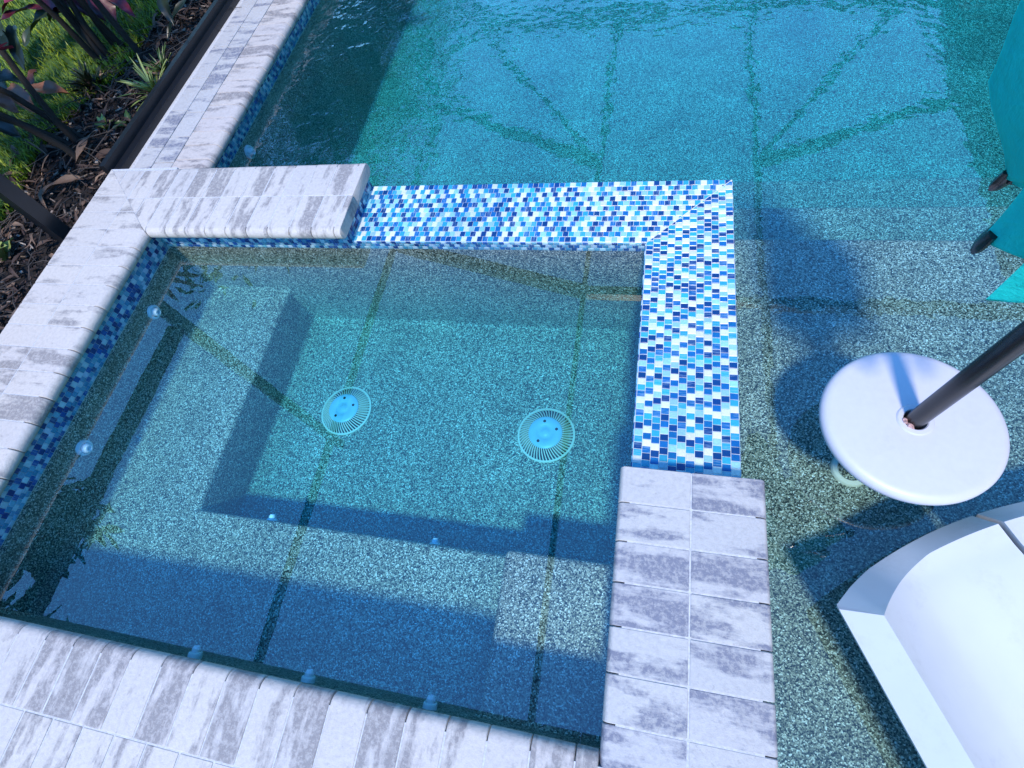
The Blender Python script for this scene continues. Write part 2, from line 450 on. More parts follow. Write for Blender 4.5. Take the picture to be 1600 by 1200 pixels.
# ------------------------------------------------------------------ mosaic
PAL = [((.72, .77, .73), 22), ((.30, .60, .70), 15), ((.035, .38, .54), 29), ((.007, .14, .38), 23), ((.004, .05, .20), 20)]
PAL_V = [((.50, .68, .76), 26), ((.17, .42, .56), 20), ((.07, .28, .44), 18), ((.02, .10, .34), 16), ((.012, .045, .20), 18)]
def pick(pal):
    t = random.uniform(0, sum(w for _, w in pal))
    for c, w in pal:
        t -= w
        if t <= 0: return c
    return pal[-1][0]
def tile_field(bm, o, du, dv, n, ulen, rows, pitch=.0216, gap=.0017, hgt=.0022, pal=PAL, clip=None):
    """rows: list of row heights; tiles in running bond along du"""
    lc = bm.verts.layers.float_color["tcol"]; ll = bm.verts.layers.float_color["loc"]
    o, du, dv, n = Vector(o), Vector(du), Vector(dv), Vector(n)
    vpos = 0; above = []
    for ri, rh in enumerate(rows):
        u = -pitch * (.5 if ri % 2 else 0); row = []
        while u < ulen - .003:
            a, b = max(u, 0) + gap / 2, min(u + pitch, ulen) - gap / 2
            u += pitch
            if b - a < .004: continue
            c, d = vpos + gap / 2, vpos + rh - gap / 2
            bad = set(row[-1:]) | (set(above[len(row):len(row) + 1]) if random.random() < .7 else set())
            for _ in range(6):
                col = pick(pal)
                if col not in bad: break
            row.append(col)
            k = random.uniform(.86, 1.1); g = random.uniform(.93, 1.07)
            col = (min(col[0] * k, .9), min(col[1] * k * g, .9), min(col[2] * k, .9))
            stripe = 1.0 if random.random() < .45 else 0.0
            rn = random.random(); new = []; ch = .0014
            tilt = random.uniform(-.0006, .0006); tilt2 = random.uniform(-.0006, .0006)
            for (h, s) in ((-.001, 0), (hgt * .55, 0), (hgt, ch)):
                for (uu, vv, su, sv) in ((a, c, 1, 1), (b, c, -1, 1), (b, d, -1, -1), (a, d, 1, -1)):
                    p = o + du * (uu + su * s) + dv * (vv + sv * min(s, rh * .2)) + n * (h + (tilt * su + tilt2 * sv if h > 0 else 0))
                    q = bm.verts.new(p); q[lc] = (*col, stripe); q[ll] = ((uu - a) / (b - a), (vv - c) / (d - c), rn, 1); new.append(q)
            for r0 in (0, 4):
                for k2 in range(4): bm.faces.new((new[r0 + k2], new[r0 + (k2 + 1) % 4], new[r0 + 4 + (k2 + 1) % 4], new[r0 + 4 + k2]))
            bm.faces.new(new[8:12])
        vpos += rh; above = row
    if clip:
        bmesh.ops.bisect_plane(bm, geom=list(bm.verts) + list(bm.edges) + list(bm.faces), plane_co=clip[0], plane_no=clip[1], clear_outer=True)
    return bm
def tile_bm():
    bm = bmesh.new(); bm.verts.layers.float_color.new("tcol"); bm.verts.layers.float_color.new("loc"); return bm
# spillover ledge: back run and right run meet in a mitre
md = Vector((XO - XR, YO - YB, 0)).normalized(); mn = Vector((md.y, -md.x, 0))      # points to the right run
NR = 12
def ledge(bm_fn, parts):
    return
bmA = tile_bm()
tile_field(bmA, (-1.166, YB, ZLEDGE - .001), (1, 0, 0), (0, 1, 0), (0, 0, 1), XO - -1.166, [(YO - YB) / NR] * NR, clip=(Vector((XR, YB, 0)) - mn * .0016, mn))
bmB = tile_bm()
tile_field(bmB, (XR, .44, ZLEDGE - .001), (0, 1, 0), (1, 0, 0), (0, 0, 1), YO - .44, [(XO - XR) / NR] * NR, clip=(Vector((XR, YB, 0)) + mn * .0016, -mn))
for b_ in (bmA, bmB):
    bmesh.ops.recalc_face_normals(b_, faces=b_.faces)
    link_bm("tile_ledge", b_, M_TILE, spa)
bm = bmesh.new()
box(bm, (-1.19, YB - .0005, -.150), (XO, YO, ZLEDGE - .0008))
link_bm("grout_bed", bm, M_GROUT, spa)
bm = bmesh.new(); box(bm, (XR - .0005, .43, -.150), (XO, YB - .001, ZLEDGE - .0008)); link_bm("grout_bed", bm, M_GROUT, spa)
# waterline bands (the lowest rows look squeezed under the water)
bm = tile_bm(); ROWS = [.0145, .0165, .020, .0235, .0235]
z0 = -.155
tile_field(bm, (XL + .002, YF, z0), (0, 1, 0), (0, 0, 1), (1, 0, 0), YB - YF, ROWS, pal=PAL_V)
tile_field(bm, (XL + .004, YB - .002, z0), (1, 0, 0), (0, 0, 1), (0, -1, 0), -1.166 - XL, ROWS, pal=PAL_V)
tile_field(bm, (-1.164, YB - .002, z0), (1, 0, 0), (0, 0, 1), (0, -1, 0), XR + 1.164, [.0145, .0145, .0135], pal=PAL_V)
tile_field(bm, (XR - .002, YF, z0), (0, 1, 0), (0, 0, 1), (-1, 0, 0), YB - YF, [.0145, .0145, .0135], pal=PAL_V)
tile_field(bm, (XL, YF + .002, z0), (1, 0, 0), (0, 0, 1), (0, 1, 0), XR - XL, ROWS, pal=PAL_V)
tile_field(bm, (-1.1655, YB - .002, ZLEDGE), (0, 1, 0), (0, 0, 1), (1, 0, 0), YO - YB + .004, [.0235, .0235, .012], pal=PAL_V)
tile_field(bm, (XR, .4395, ZLEDGE), (1, 0, 0), (0, 0, 1), (0, 1, 0), XO - XR, [.0235, .0235, .012], pal=PAL_V)
bmesh.ops.recalc_face_normals(bm, faces=bm.faces)
link_bm("tile_band", bm, M_TILE, spa)
bm = bmesh.new()
box(bm, (XL - .008, YF, z0 - .002), (XL + .0018, YB, -.05)); box(bm, (XL + .0018, YB - .0018, z0 - .002), (-1.166, YB + .008, -.05))
box(bm, (-1.166, YB - .0018, z0 - .002), (XR, YB + .008, ZLEDGE - .002))
box(bm, (XL + .0018, YF - .008, z0 - .002), (XR, YF + .0018, -.05))
box(bm, (-1.19, YB + .003, ZLEDGE - .001), (-1.1657, YO, -.05)); box(bm, (XR, .42, ZLEDGE - .001), (XO, .4393, -.05))
link_bm("grout_bed", bm, M_GROUT, spa)
# pool band along the left wall and the spa's back wall
bm = tile_bm(); zp = -.212
tile_field(bm, (PX0 + .002, 1.64, zp), (0, 1, 0), (0, 0, 1), (1, 0, 0), PY1 - 1.64, [.016, .017, .020, .0235, .0235], pal=PAL_V)
tile_field(bm, (PX0, YO + .001, zp), (1, 0, 0), (0, 0, 1), (0, 1, 0), XO - PX0, [.0235] * 4, pal=PAL_V)
tile_field(bm, (XO + .001, .40, zp), (0, 1, 0), (0, 0, 1), (1, 0, 0), YO - .40, [.0235] * 4, pal=PAL_V)
bmesh.ops.recalc_face_normals(bm, faces=bm.faces)
link_bm("tile_band", bm, M_TILE, pool)
bm = bmesh.new(); box(bm, (PX0 - .01, 1.68, zp - .002), (PX0 + .0018, PY1, -.115)); link_bm("grout_bed", bm, M_GROUT, pool)
bm = bmesh.new(); box(bm, (PX0 - .15, 1.70, -.6), (PX0 - .011, PY1, -.126)); link_bm("shell_wall", bm, M_CONC, pool)

# ------------------------------------------------------------------ water
def water(name, pts, zt, zb, mat, label):
    bm = bmesh.new()
    a = [bm.verts.new((x, y, zt)) for x, y in pts]; b = [bm.verts.new((x, y, zb)) for x, y in pts]
    bm.faces.new(a); bm.faces.new(b[::-1]); n = len(pts)
    for k in range(n): bm.faces.new((a[k], b[k], b[(k + 1) % n], a[(k + 1) % n]))
    bmesh.ops.recalc_face_normals(bm, faces=bm.faces)
    o = link_bm(name, bm, mat); tag(o, label, kind="structure")
e = .006
water("spa_water", [(XL - e, YF - e), (XR + e, YF - e), (XR + e, YB + e), (XL - e, YB + e)], ZSPA, -1.2, mat_water("spa_water", .014, .090, .93), "calm clear water in the spa")
water("pool_water", [(PX0 - e, YO - .03), (XO - .03, YO - .03), (XO - .03, PY0 - e), (PX1 + e, PY0 - e), (PX1 + e, PY1 + e), (PX0 - e, PY1 + e)], ZPOOL, -1.3,
      mat_water("pool_water", .17, .050, .94, 2.7, 1.15), "gently rippled turquoise pool water")

# ------------------------------------------------------------------ spa fittings
def jet(parent, c, axis, r=.032):
    bm = bmesh.new()
    prof = [(r, -.016), (r, .006), (r * .92, .010), (r * .70, .012), (r * .66, .006)]
    lathe(bm, prof, c, 28, Vector(axis))
    ob = link_bm("jet", bm, M_CAP if False else M_FIT, parent, 40)
    bm = bmesh.new()
    lathe(bm, [(r * .64, .004), (r * .60, .020), (r * .44, .028), (r * .30, .029), (r * .28, .018), (0, .017)], c, 24, Vector(axis))
    nz = link_bm("nozzle", bm, M_FIT, None, 40); nz.parent = ob; nz.matrix_parent_inverse = ob.matrix_world.inverted()
    return ob
jets = [((XL + .001, 1.03, -.238), (1, 0, 0)), ((XL + .001, .387, -.253), (1, 0, 0)),
        ((-1.285, YF + .006, -.262), (0, 1, .25)), ((-.885, YF + .006, -.270), (0, 1, .25)), ((-.495, YF + .006, -.272), (0, 1, .25)),
        ((-1.362, .2435, -.512), (0, 1, .3)), ((-.675, .2435, -.534), (0, 1, .3))]
fit_root = {}
for c, ax in jets: jet(spa, c, ax, .021 if ax[1] else .032)
def drain(c):
    bm = bmesh.new(); R0, R1 = .122, .070; n = 52
    # fluted anti-vortex cover: curved fins between hub and rim
    c = Vector(c)
    lathe(bm, [(R0 + .004, 0), (R0 + .004, .006), (R0 - .004, .008), (R0 - .006, .004)], c, 48)
    for k in range(n):
        a0 = 2 * math.pi * k / n
        segs = []
        for s in range(5):
            f = s / 4; r = R1 - .004 + (R0 - R1) * f; a = a0 + .16 * f
            h = .034 - .026 * f ** 1.6
            w = .0022 + .0012 * f
            ca, sa = math.cos(a), math.sin(a); t = Vector((-sa, ca, 0)); p = c + Vector((ca * r, sa * r, 0))
            segs.append([bm.verts.new(p - t * w), bm.verts.new(p - t * w * .7 + Vector((0, 0, h))), bm.verts.new(p + t * w * .7 + Vector((0, 0, h))), bm.verts.new(p + t * w)])
        for q, s in zip(segs, segs[1:]):
            for i in range(3): bm.faces.new((q[i], q[i + 1], s[i + 1], s[i]))
        bm.faces.new(segs[-1])
    ob = link_bm("drain_cover", bm, M_RIB, spa)
    bm = bmesh.new(); lathe(bm, [(R0 - .003, .003), (0, .003)], c, 40)  # black disc painted in for the shaded hollow between the fins
    g = link_bm("gap", bm, M_DARK, None); g.parent = ob; g.matrix_parent_inverse = ob.matrix_world.inverted()
    bm = bmesh.new()
    lathe(bm, [(R1 + .003, .026), (R1 + .003, .034), (R1 - .003, .038), (.038, .040), (.035, .038), (.018, .038), (.015, .0405), (0, .0405)], c, 40)
    g = link_bm("cap", bm, M_CAP, None, 40); g.parent = ob; g.matrix_parent_inverse = ob.matrix_world.inverted()
    for a in (100, 20, 240):
        bm = bmesh.new(); p = c + Vector((math.cos(R(a)) * .050, math.sin(R(a)) * .050, .0388))
        lathe(bm, [(.0065, 0), (.0065, .0016), (0, .0016)], p, 14)
        g = link_bm("screw", bm, M_DARK, None); g.parent = ob; g.matrix_parent_inverse = ob.matrix_world.inverted()
for c in ((-1.318, .822, ZF), (-.345, .79, ZF)): drain(c)
jet(pool, (PX0 + .001, 2.10, -.275), (1, 0, 0), .036)

# ------------------------------------------------------------------ umbrella, table, floor sleeve
UX, UY, ZSH = .722, .657, -.40
bm = bmesh.new()
lathe(bm, [(.036, .0005), (.036, .008), (.040, .012), (.052, .010), (.057, .004), (.057, .0)], (UX - .012, UY - .010, ZSH), 36)
link_bm("umbrella_socket", bm, M_RIB, pool, 40)
table = tag(empty("side_table", (UX, UY, ZSH)), "round white plastic table top fixed around the black umbrella pole", "table")
bm = bmesh.new(); RT = .2135
lathe(bm, [(.037, 0), (RT - .022, 0), (RT - .012, -.0015), (RT - .005, -.006), (RT, -.014), (RT + .001, -.024), (RT - .002, -.036), (RT - .006, -.040), (RT - .010, -.040), (RT - .014, -.014), (.037, -.012)],
      (UX - .003, UY - .002, -.004), 96, close=True)
link_bm("tabletop", bm, M_WHITE, table, 35)
bm = bmesh.new()
lathe(bm, [(.0275, -.05), (.0275, .0015), (.030, .004), (.040, .003), (.043, .0), (.043, -.004), (.036, -.012), (.034, -.05)], (UX, UY, -.003), 40, close=True)
link_bm("collar", bm, M_WHITE, table, 35)
bm = bmesh.new()
lathe(bm, [(.027, .0), (.027, .345), (.031, .345), (.031, .0)], (UX, UY, ZSH + .01), 28, close=True)
link_bm("leg", bm, M_DARK, table, 35)
bm = bmesh.new()
for k in range(26):
    a = R(185 + random.uniform(-6, 62)); r = random.uniform(.0235, .0285)
    p = Vector((UX + math.cos(a) * r, UY + math.sin(a) * r, random.uniform(-.004, .006)))
    bmesh.ops.create_icosphere(bm, subdivisions=1, radius=random.uniform(.003, .0055), matrix=Matrix.Translation(p) @ Matrix.Rotation(random.uniform(0, 3), 4, 'X'))
link_bm("shim", bm, M_PINK, table)

umb = tag(empty("patio_umbrella", (UX, UY, ZSH)), "closed turquoise umbrella on a black pole standing on the sun shelf", "umbrella")
bm = bmesh.new()
lathe(bm, [(.0, 0), (.0225, 0), (.0225, 2.66), (.0, 2.66)], (UX, UY, ZSH + .002), 40)
link_bm("pole", bm, M_POLE, umb, 40)
def mat_canopy():
    t = NT("turquoise_canvas"); p = t.geo()
    w1 = t.node("ShaderNodeTexWave", {"Vector": p, "Scale": 260.0, "Distortion": .3}, bands_direction='Z')
    n = t.noise(p, 14, 5, .6)
    c = t.mix(1.0, (.02, .85, .79), t.ramp(n.outputs[0], [(.3, .90), (.7, 1.06)]), 'MULTIPLY')
    t.set(Base_Color=c, Roughness=.75, Normal=t.bump(w1.outputs[0], .12, .001, t.bump(n.outputs[0], .6, .035)))
    tl = t.node("ShaderNodeBsdfTranslucent", {"Color": (.02, .87, .81, 1)})
    mx = t.node("ShaderNodeMixShader", {0: .62, 1: t.bsdf.outputs[0], 2: tl.outputs[0]})
    t.l.new(mx.outputs[0], t.out.inputs["Surface"]); return t.m
M_CAN = mat_canopy()
# folded canopy: eight ribs hang down, the cloth between them falls in deep pleats
RIBS = [20, 65, 111, 157, 194, 250, 295, 335]
TIPZ = [.60, .60, .585, .60, .575, .58, .60, .60]
TIPR = [.20, .22, .245, .175, .165, .18, .2, .2]
NV = 34
def lerp_tab(tab, z):
    if z <= tab[0][0]: return tab[0][1]
    for (z0_, r0_), (z1_, r1_) in zip(tab, tab[1:]):
        if z <= z1_:
            f = (z - z0_) / (z1_ - z0_); return r0_ + (r1_ - r0_) * (f * f * (3 - 2 * f))
    return tab[-1][1]
def prof(i):
    z0_, r0_ = TIPZ[i], TIPR[i]
    if i == 2: return [(z0_, r0_), (.69, .385), (.82, .42), (1.0, .38), (1.3, .26), (2.2, .05)]
    if i == 1: return [(z0_, r0_), (.72, .31), (.9, .33), (1.3, .22), (2.2, .05)]
    return [(z0_, r0_), (.8, r0_ + .01), (1.0, r0_ + .02), (1.4, .15), (2.2, .05)]
keys = []      # angle, hem height, radius table
for i in range(8):
    a0 = RIBS[i]; a1 = RIBS[(i + 1) % 8] + (360 if i == 7 else 0)
    keys.append((a0, TIPZ[i] - .005, prof(i)))
    am = a0 + (a1 - a0) * .52
    d = .16 if i == 2 else .34 if i == 1 else (.62 if i == 3 else .5)
    p0, p1 = prof(i), prof((i + 1) % 8)
    zm = (TIPZ[i] + TIPZ[(i + 1) % 8]) / 2 + (.10 if i == 2 else .035)
    zt_ = [zm, .7, .8, 1.0, 1.3, 1.6, 2.2]
    keys.append((am, zm, [(z, (lerp_tab(p0, z) + lerp_tab(p1, z)) / 2 * (d + (.85 - d) * max(0, (z - .6) / 1.6))) for z in zt_]))
keys.append((keys[0][0] + 360, keys[0][1], keys[0][2]))
bm = bmesh.new(); grid = []; SUB = 7
for ki in range(len(keys) - 1):
    (a0, h0, t0), (a1, h1, t1) = keys[ki], keys[ki + 1]
    ridge_first = ki % 2 == 0
    for s_ in range(SUB):
        q = s_ / SUB
        qq = (1 - (1 - q) ** 2.0) if ridge_first else q ** 2.0      # sharp ridge over each rib, round valley
        a = R(a0 + (a1 - a0) * q); hem = h0 + (h1 - h0) * qq; col = []
        for j in range(NV + 1):
            f = (j / NV) ** 1.6; z = hem + (2.2 - hem) * f
            r = lerp_tab(t0, z) * (1 - qq) + lerp_tab(t1, z) * qq
            r += .010 * noise.noise(Vector((a * 3.0, z * 5, 2))) * min(1, f * 8 + .3)
            tw = .22 * (1 - f) * math.sin(math.pi * (q * .5 + (.0 if ridge_first else .5)))
            col.append(bm.verts.new((UX + math.cos(a + tw) * r, UY + math.sin(a + tw) * r, z)))
        grid.append(col)
for a, b in zip(grid, grid[1:] + grid[:1]):
    for j in range(NV): bm.faces.new((a[j], b[j], b[j + 1], a[j + 1]))
can = link_bm("canopy", bm, M_CAN, umb, 60)
sm = can.modifiers.new("thickness", 'SOLIDIFY'); sm.thickness = .004
for i in range(8):
    a = R(RIBS[i]); d = Vector((math.cos(a), math.sin(a), 0)); t = Vector((-d.y, d.x, 0))
    base = Vector((UX, UY, TIPZ[i] + (.06 if i == 4 else 0))) + d * (TIPR[i] - .008 - (.05 if i == 4 else 0))
    bm = bmesh.new()
    # a flat pocket end: wide at the cloth, narrowing to a rounded point
    sec = [(-.02, .020, .008), (.0, .022, .010), (.014, .021, .009), (.026, .014, .006)]
    rings = []
    for dz, w, h in sec:
        cc = base + Vector((0, 0, -dz)) + d * (dz * .12)
        rings.append([bm.verts.new(cc + t * (w * math.cos(2 * math.pi * k / 10)) + d * (h * math.sin(2 * math.pi * k / 10))) for k in range(10)])
    for q, s in zip(rings, rings[1:]):
        for k in range(10): bm.faces.new((q[k], q[(k + 1) % 10], s[(k + 1) % 10], s[k]))
    bm.faces.new(rings[0]); bm.faces.new(rings[-1][::-1])
    link_bm("rib_tip", bm, M_POLE, umb, 50)
    bm = bmesh.new(); tube(bm, [base + d * -.01 + Vector((0, 0, .0)), Vector((UX, UY, 1.5)) + d * .05], .006, 6); link_bm("rib", bm, M_POLE, umb, 50)

# ------------------------------------------------------------------ in-pool loungers
LA = Vector((.511, .182, 0)); LDIR = Vector((.432, -.902, 0)); LW = Vector((.902, .432, 0)); WID = .462
def lounger(name, label, v_off, mirror):
    root = tag(empty(name, LA + LW * (v_off + WID / 2) + LDIR * .8 + Vector((0, 0, ZSH))), label, "lounger", "white loungers on the sun shelf")
    bm = bmesh.new()
    LEN = 1.72; NU, NVv = 60, 30
    def endcurve(v):     # outline of the short end, bulging outwards
        w = v if not mirror else 2 * WID + .007 - v
        return -.090 * math.sin(min(1.0, max(0.0, w) / .46) * math.pi / 2) ** .85
    def top(u, s):       # s: distance from the raised side
        rim = .10 * (1 - min(1, max(0, s - .062) / .23)) ** 2.1
        wave = -.10 + .016 * math.sin((u - .05) * 2.6) * min(1, s / .25)
        rise = .030 * max(0, (s - .20) / .26) ** 1.1
        lip = -.006 * math.exp(-max(u, 0) / .03) * min(1, s / .15)
        return wave + rim + rise + lip
    cols = [0, .062] + [.062 + (WID - .004 - .062) * (j / NVv) for j in range(1, NVv + 1)]
    NVv += 1
    def band(s): return .070 - .034 * min(1, max(0, s - .062) / .22)
    g = []
    for i in range(NU + 1):
        row = []
        for j, s in enumerate(cols):
            w = s if not mirror else WID - s
            e = endcurve(v_off + w)
            if i == 0: u = e
            else:
                t = ((i - 1) / (NU - 1)) ** 1.3
                u0 = e + (band(s) if j else .010); u = u0 + (LEN - u0) * t
            z = (-.055 - .09 * min(1, s / .15)) if (i == 0 or j == 0) else top(u, s)
            row.append(bm.verts.new(LA + LW * (v_off + w) + LDIR * u + Vector((0, 0, z))))
        g.append(row)
    for i in range(NU):
        for j in range(NVv): bm.faces.new((g[i][j], g[i + 1][j], g[i + 1][j + 1], g[i][j + 1]))
    # skirt: from the crease down and outwards to the lower rim, then undercut to the foot
    loop = [g[0][j] for j in range(NVv, -1, -1)] + [g[i][0] for i in range(1, NU + 1)] + [g[NU][j] for j in range(1, NVv + 1)] + [g[i][NVv] for i in range(NU - 1, 0, -1)]
    cen = LA + LW * (v_off + WID / 2) + LDIR * LEN / 2
    def skirt(vx, lvl):
        rel = vx.co - LA; v = rel.dot(LW) - v_off; u = rel.dot(LDIR); s = v if not mirror else WID - v
        if lvl == 0:
            z = vx.co.z - .018; s = min(max(s, .004), WID - .002); u = min(max(u, endcurve(v_off + v) + .006), LEN - .004)
        elif lvl == 1:
            z = -.20; s = min(max(s, .07), WID - .03); u = min(max(u, .06), LEN - .08)
        else:
            z = ZSH + .003; s = min(max(s, .20), WID - .04); u = min(max(u, .20), LEN - .25)
        v2 = s if not mirror else WID - s
        return LA + LW * (v_off + v2) + LDIR * u + Vector((0, 0, z))
    prev = loop
    for lvl in range(3):
        cur = [bm.verts.new(skirt(x, lvl)) for x in loop]
        n = len(loop)
        for k in range(n): bm.faces.new((prev[k], prev[(k + 1) % n], cur[(k + 1) % n], cur[k]))
        prev = cur
    bmesh.ops.recalc_face_normals(bm, faces=bm.faces)
    ob = link_bm("shell", bm, M_LOUNGE, root, 34)
    bv = ob.modifiers.new("soft_edges", 'BEVEL'); bv.width = .016; bv.segments = 3; bv.limit_method = 'ANGLE'; bv.angle_limit = R(34)
    return root
lounger("pool_lounger", "white resin lounger with its raised side next to the spa's right coping", 0, False)
lounger("pool_lounger", "white resin lounger across the dark seam from the one next to the spa", WID + .007, True)

# ------------------------------------------------------------------ ground, lawn, mulch
ZG = -.16
def mat_ground():
    t = NT("shade_toned_mulch"); p = t.geo(); n = t.noise(p, 40, 6, .7); n2 = t.noise(p, 9, 4, .6)
    c = t.ramp(n.outputs[0], [(.3, (.004, .003, .0025)), (.55, (.016, .010, .008)), (.75, (.05, .032, .024))])  # near-black browns put the bed's shade into the soil colour
    c = t.mix(1.0, c, t.ramp(n2.outputs[0], [(.3, .6), (.7, 1.2)]), 'MULTIPLY')
    return t.set(Base_Color=c, Roughness=.9, Normal=t.bump(n.outputs[0], .8, .03))
def mat_turf():
    t = NT("turf"); p = t.geo(); n = t.noise(p, 30, 5, .7)
    return t.set(Base_Color=t.ramp(n.outputs[0], [(.3, (.02, .05, .008)), (.7, (.06, .13, .015))]), Roughness=.9)
bm = bmesh.new()
GX = [-300, -12, -3.9, -3.6, -3.3, -3.0, -2.75, -2.46]; 
def gz(x, y):
    if x > -2.5: return ZG + .02
    if x < -12: return ZG
    return ZG + .025 * noise.noise(Vector((x * 2.3, y * 2.3, 0)))
yv = [-300, -6] + [-2 + .25 * i for i in range(49)] + [14, 300]
vs = [[bm.verts.new((x, y, gz(x, y))) for y in yv] for x in GX]
for a, b in zip(vs, vs[1:]):
    for j in range(len(yv) - 1): bm.faces.new((a[j], b[j], b[j + 1], a[j + 1]))
M_SOIL = mat_ground(); M_TURF = mat_turf()
o = link_bm("ground", bm, M_SOIL, None, 180); tag(o, "mulch bed beside the pool, its colour darkened for shade", kind="structure")
bm = bmesh.new()
for (x0, y0, x1, y1) in ((-300, 9.2, 300, 300), (3.5, -300, 300, 9.1), (-2.4, -300, 3.4, -3.5)):
    f = [bm.verts.new(p) for p in ((x0, y0, ZG - .02), (x1, y0, ZG - .02), (x1, y1, ZG - .02), (x0, y1, ZG - .02))]; bm.faces.new(f)
o = link_bm("garden_ground", bm, M_TURF); tag(o, "lawn around the house and pool", kind="structure")
def lawn_edge(y): return -3.22 + .10 * math.sin(y * 2.1 + .6) + .05 * math.sin(y * 5.3) - .10 * max(0, y - 2.6)
bm = bmesh.new(); q = [(-200, -200), ]
ys2 = [-200, -3] + [-2 + .2 * i for i in range(60)] + [200]
l1 = [bm.verts.new((-200, y, ZG + .03)) for y in ys2]; l2 = [bm.verts.new((lawn_edge(y) if -3 <= y <= 11 else -3.4, y, ZG + .03)) for y in ys2]
for k in range(len(ys2) - 1): bm.faces.new((l1[k], l2[k], l2[k + 1], l1[k + 1]))
o = link_bm("lawn", bm, M_TURF); tag(o, "green lawn beyond the mulch bed", kind="structure")
M_GRASS = mat_leaf("grass_blade", (.12, .20, .006), (.38, .43, .02), .5)
bm = bmesh.new(); lay = bm.verts.layers.float_color.new("loc")
rg = random.Random(3)
for k in range(26000):
    y = rg.uniform(.6, 5.6); x = lawn_edge(y) + .05 - rg.random() ** 1.4 * 3.2
    h = rg.uniform(.03, .075); a = rg.uniform(0, 6.28); w = rg.uniform(.0022, .0042)
    lean = Vector((math.cos(a), math.sin(a), 0)) * h * rg.uniform(.25, 1.1); t = Vector((-math.sin(a), math.cos(a), 0)) * w
    p = Vector((x, y, ZG + .025)); m = p + lean * .35 + Vector((0, 0, h * .6)); tp = p + lean + Vector((0, 0, h * .9))
    c = (.5, 0, rg.random(), 1); v = [bm.verts.new(z) for z in (p - t, p + t, m + t * .8, m - t * .8, tp)]
    for z in v: z[lay] = c
    bm.faces.new(v[:4]); bm.faces.new((v[3], v[2], v[4]))
o = link_bm("grass", bm, M_GRASS); tag(o, "short sunlit lawn grass", "grass", kind="stuff")
def mat_chip():
    t = NT("shade_toned_chip"); a = t.attr("loc"); s = t.node("ShaderNodeSeparateColor", {0: a.outputs["Color"]})
    n = t.noise(t.geo(), 60, 4, .6)
    c = t.ramp(s.outputs[2], [(0, (.005, .003, .0025)), (.5, (.020, .011, .008)), (.86, (.075, .042, .032)), (.96, (.34, .26, .20)), (1, (.5, .42, .34))])  # chip browns are darkened so the colour itself conveys shade
    c = t.mix(1.0, c, t.ramp(n.outputs[0], [(.3, .6), (.7, 1.2)]), 'MULTIPLY')
    return t.set(Base_Color=c, Roughness=.85)
M_CHIP = mat_chip()
bm = bmesh.new(); lay = bm.verts.layers.float_color.new("loc"); rg = random.Random(5)
for k in range(7000):
    y = rg.uniform(.4, 5.2); e0 = lawn_edge(y) - .06
    x = rg.uniform(e0, -2.50 if y < 1.72 else -2.60)
    L, W, T = rg.uniform(.012, .05), rg.uniform(.005, .014), rg.uniform(.002, .006)
    m = Matrix.Translation((x, y, gz(x, y) + rg.uniform(.0, .026))) @ Matrix.Rotation(rg.uniform(0, 6.28), 4, 'Z') @ Matrix.Rotation(rg.uniform(-.5, .5), 4, 'Y') @ Matrix.Rotation(rg.uniform(-.6, .6), 4, 'X')
    v = [bm.verts.new(m @ Vector((sx * L / 2 * (1 if sz > 0 else .8), sy * W / 2, sz * T / 2))) for sz in (-1, 1) for sy in (-1, 1) for sx in (-1, 1)]
    c = (0, 0, rg.random(), 1)
    for z in v: z[lay] = c
    for f in ((4, 5, 7, 6), (0, 1, 5, 4), (2, 6, 7, 3), (0, 4, 6, 2), (1, 3, 7, 5)): bm.faces.new([v[i] for i in f])
o = link_bm("mulch", bm, M_CHIP); tag(o, "brown bark mulch chips between lawn and coping", "mulch", kind="stuff")

# ------------------------------------------------------------------ plants
def leaf(bm, base, tip, width, sag=.1, fold=.25, up=Vector((0, 0, 1)), tone=None, n=9):
    lay = bm.verts.layers.float_color["loc"]; base, tip = Vector(base), Vector(tip)
    ax = tip - base; L = ax.length; d = ax / L
    side = d.cross(up); side = (side if side.length > .05 else d.orthogonal()).normalized(); nn = side.cross(d).normalized()
    tone = random.random() if tone is None else tone; rows = []
    for i in range(n + 1):
        f = i / n
        w = width * (math.sin(math.pi * min(1, f * .93 + .07)) ** .8) * (1 - .35 * f) * .5 + .001
        if i == n: w = .0012
        c = base + ax * f + nn * (sag * L * 4 * f * (1 - f))
        wv = .12 * width * math.sin(f * 9 + tone * 20)
        row = [c + side * w + nn * (fold * w + wv), c + side * w * .5 + nn * fold * w * .35, c, c - side * w * .5 + nn * fold * w * .35, c - side * w + nn * (fold * w - wv)]
        vv = [bm.verts.new(p) for p in row]
        for k, q in enumerate(vv): q[lay] = (f, k / 4, tone, 1)
        rows.append(vv)
    for a, b in zip(rows, rows[1:]):
        for k in range(4): bm.faces.new((a[k], a[k + 1], b[k + 1], b[k]))
def leaf_bm():
    bm = bmesh.new(); bm.verts.layers.float_color.new("loc"); return bm
M_RED = mat_leaf("burgundy_leaf", (.06, .008, .018), (.30, .045, .085), .35)
M_COPPER = mat_leaf("copper_leaf", (.11, .035, .018), (.42, .17, .075), .4)
M_DGREEN = mat_leaf("dark_leaf", (.008, .016, .008), (.035, .055, .02), .35)
M_MGREEN = mat_leaf("green_leaf", (.03, .07, .012), (.14, .20, .04), .4)
M_PALE = mat_leaf("yellow_green_leaf", (.14, .19, .03), (.42, .46, .14), .4)
M_DEAD = mat_leaf("dead_leaf", (.05, .025, .016), (.26, .16, .10), .7)
M_STEM = mat_plain("brown_stem", (.020, .015, .012), .8, 30, .4, .4)
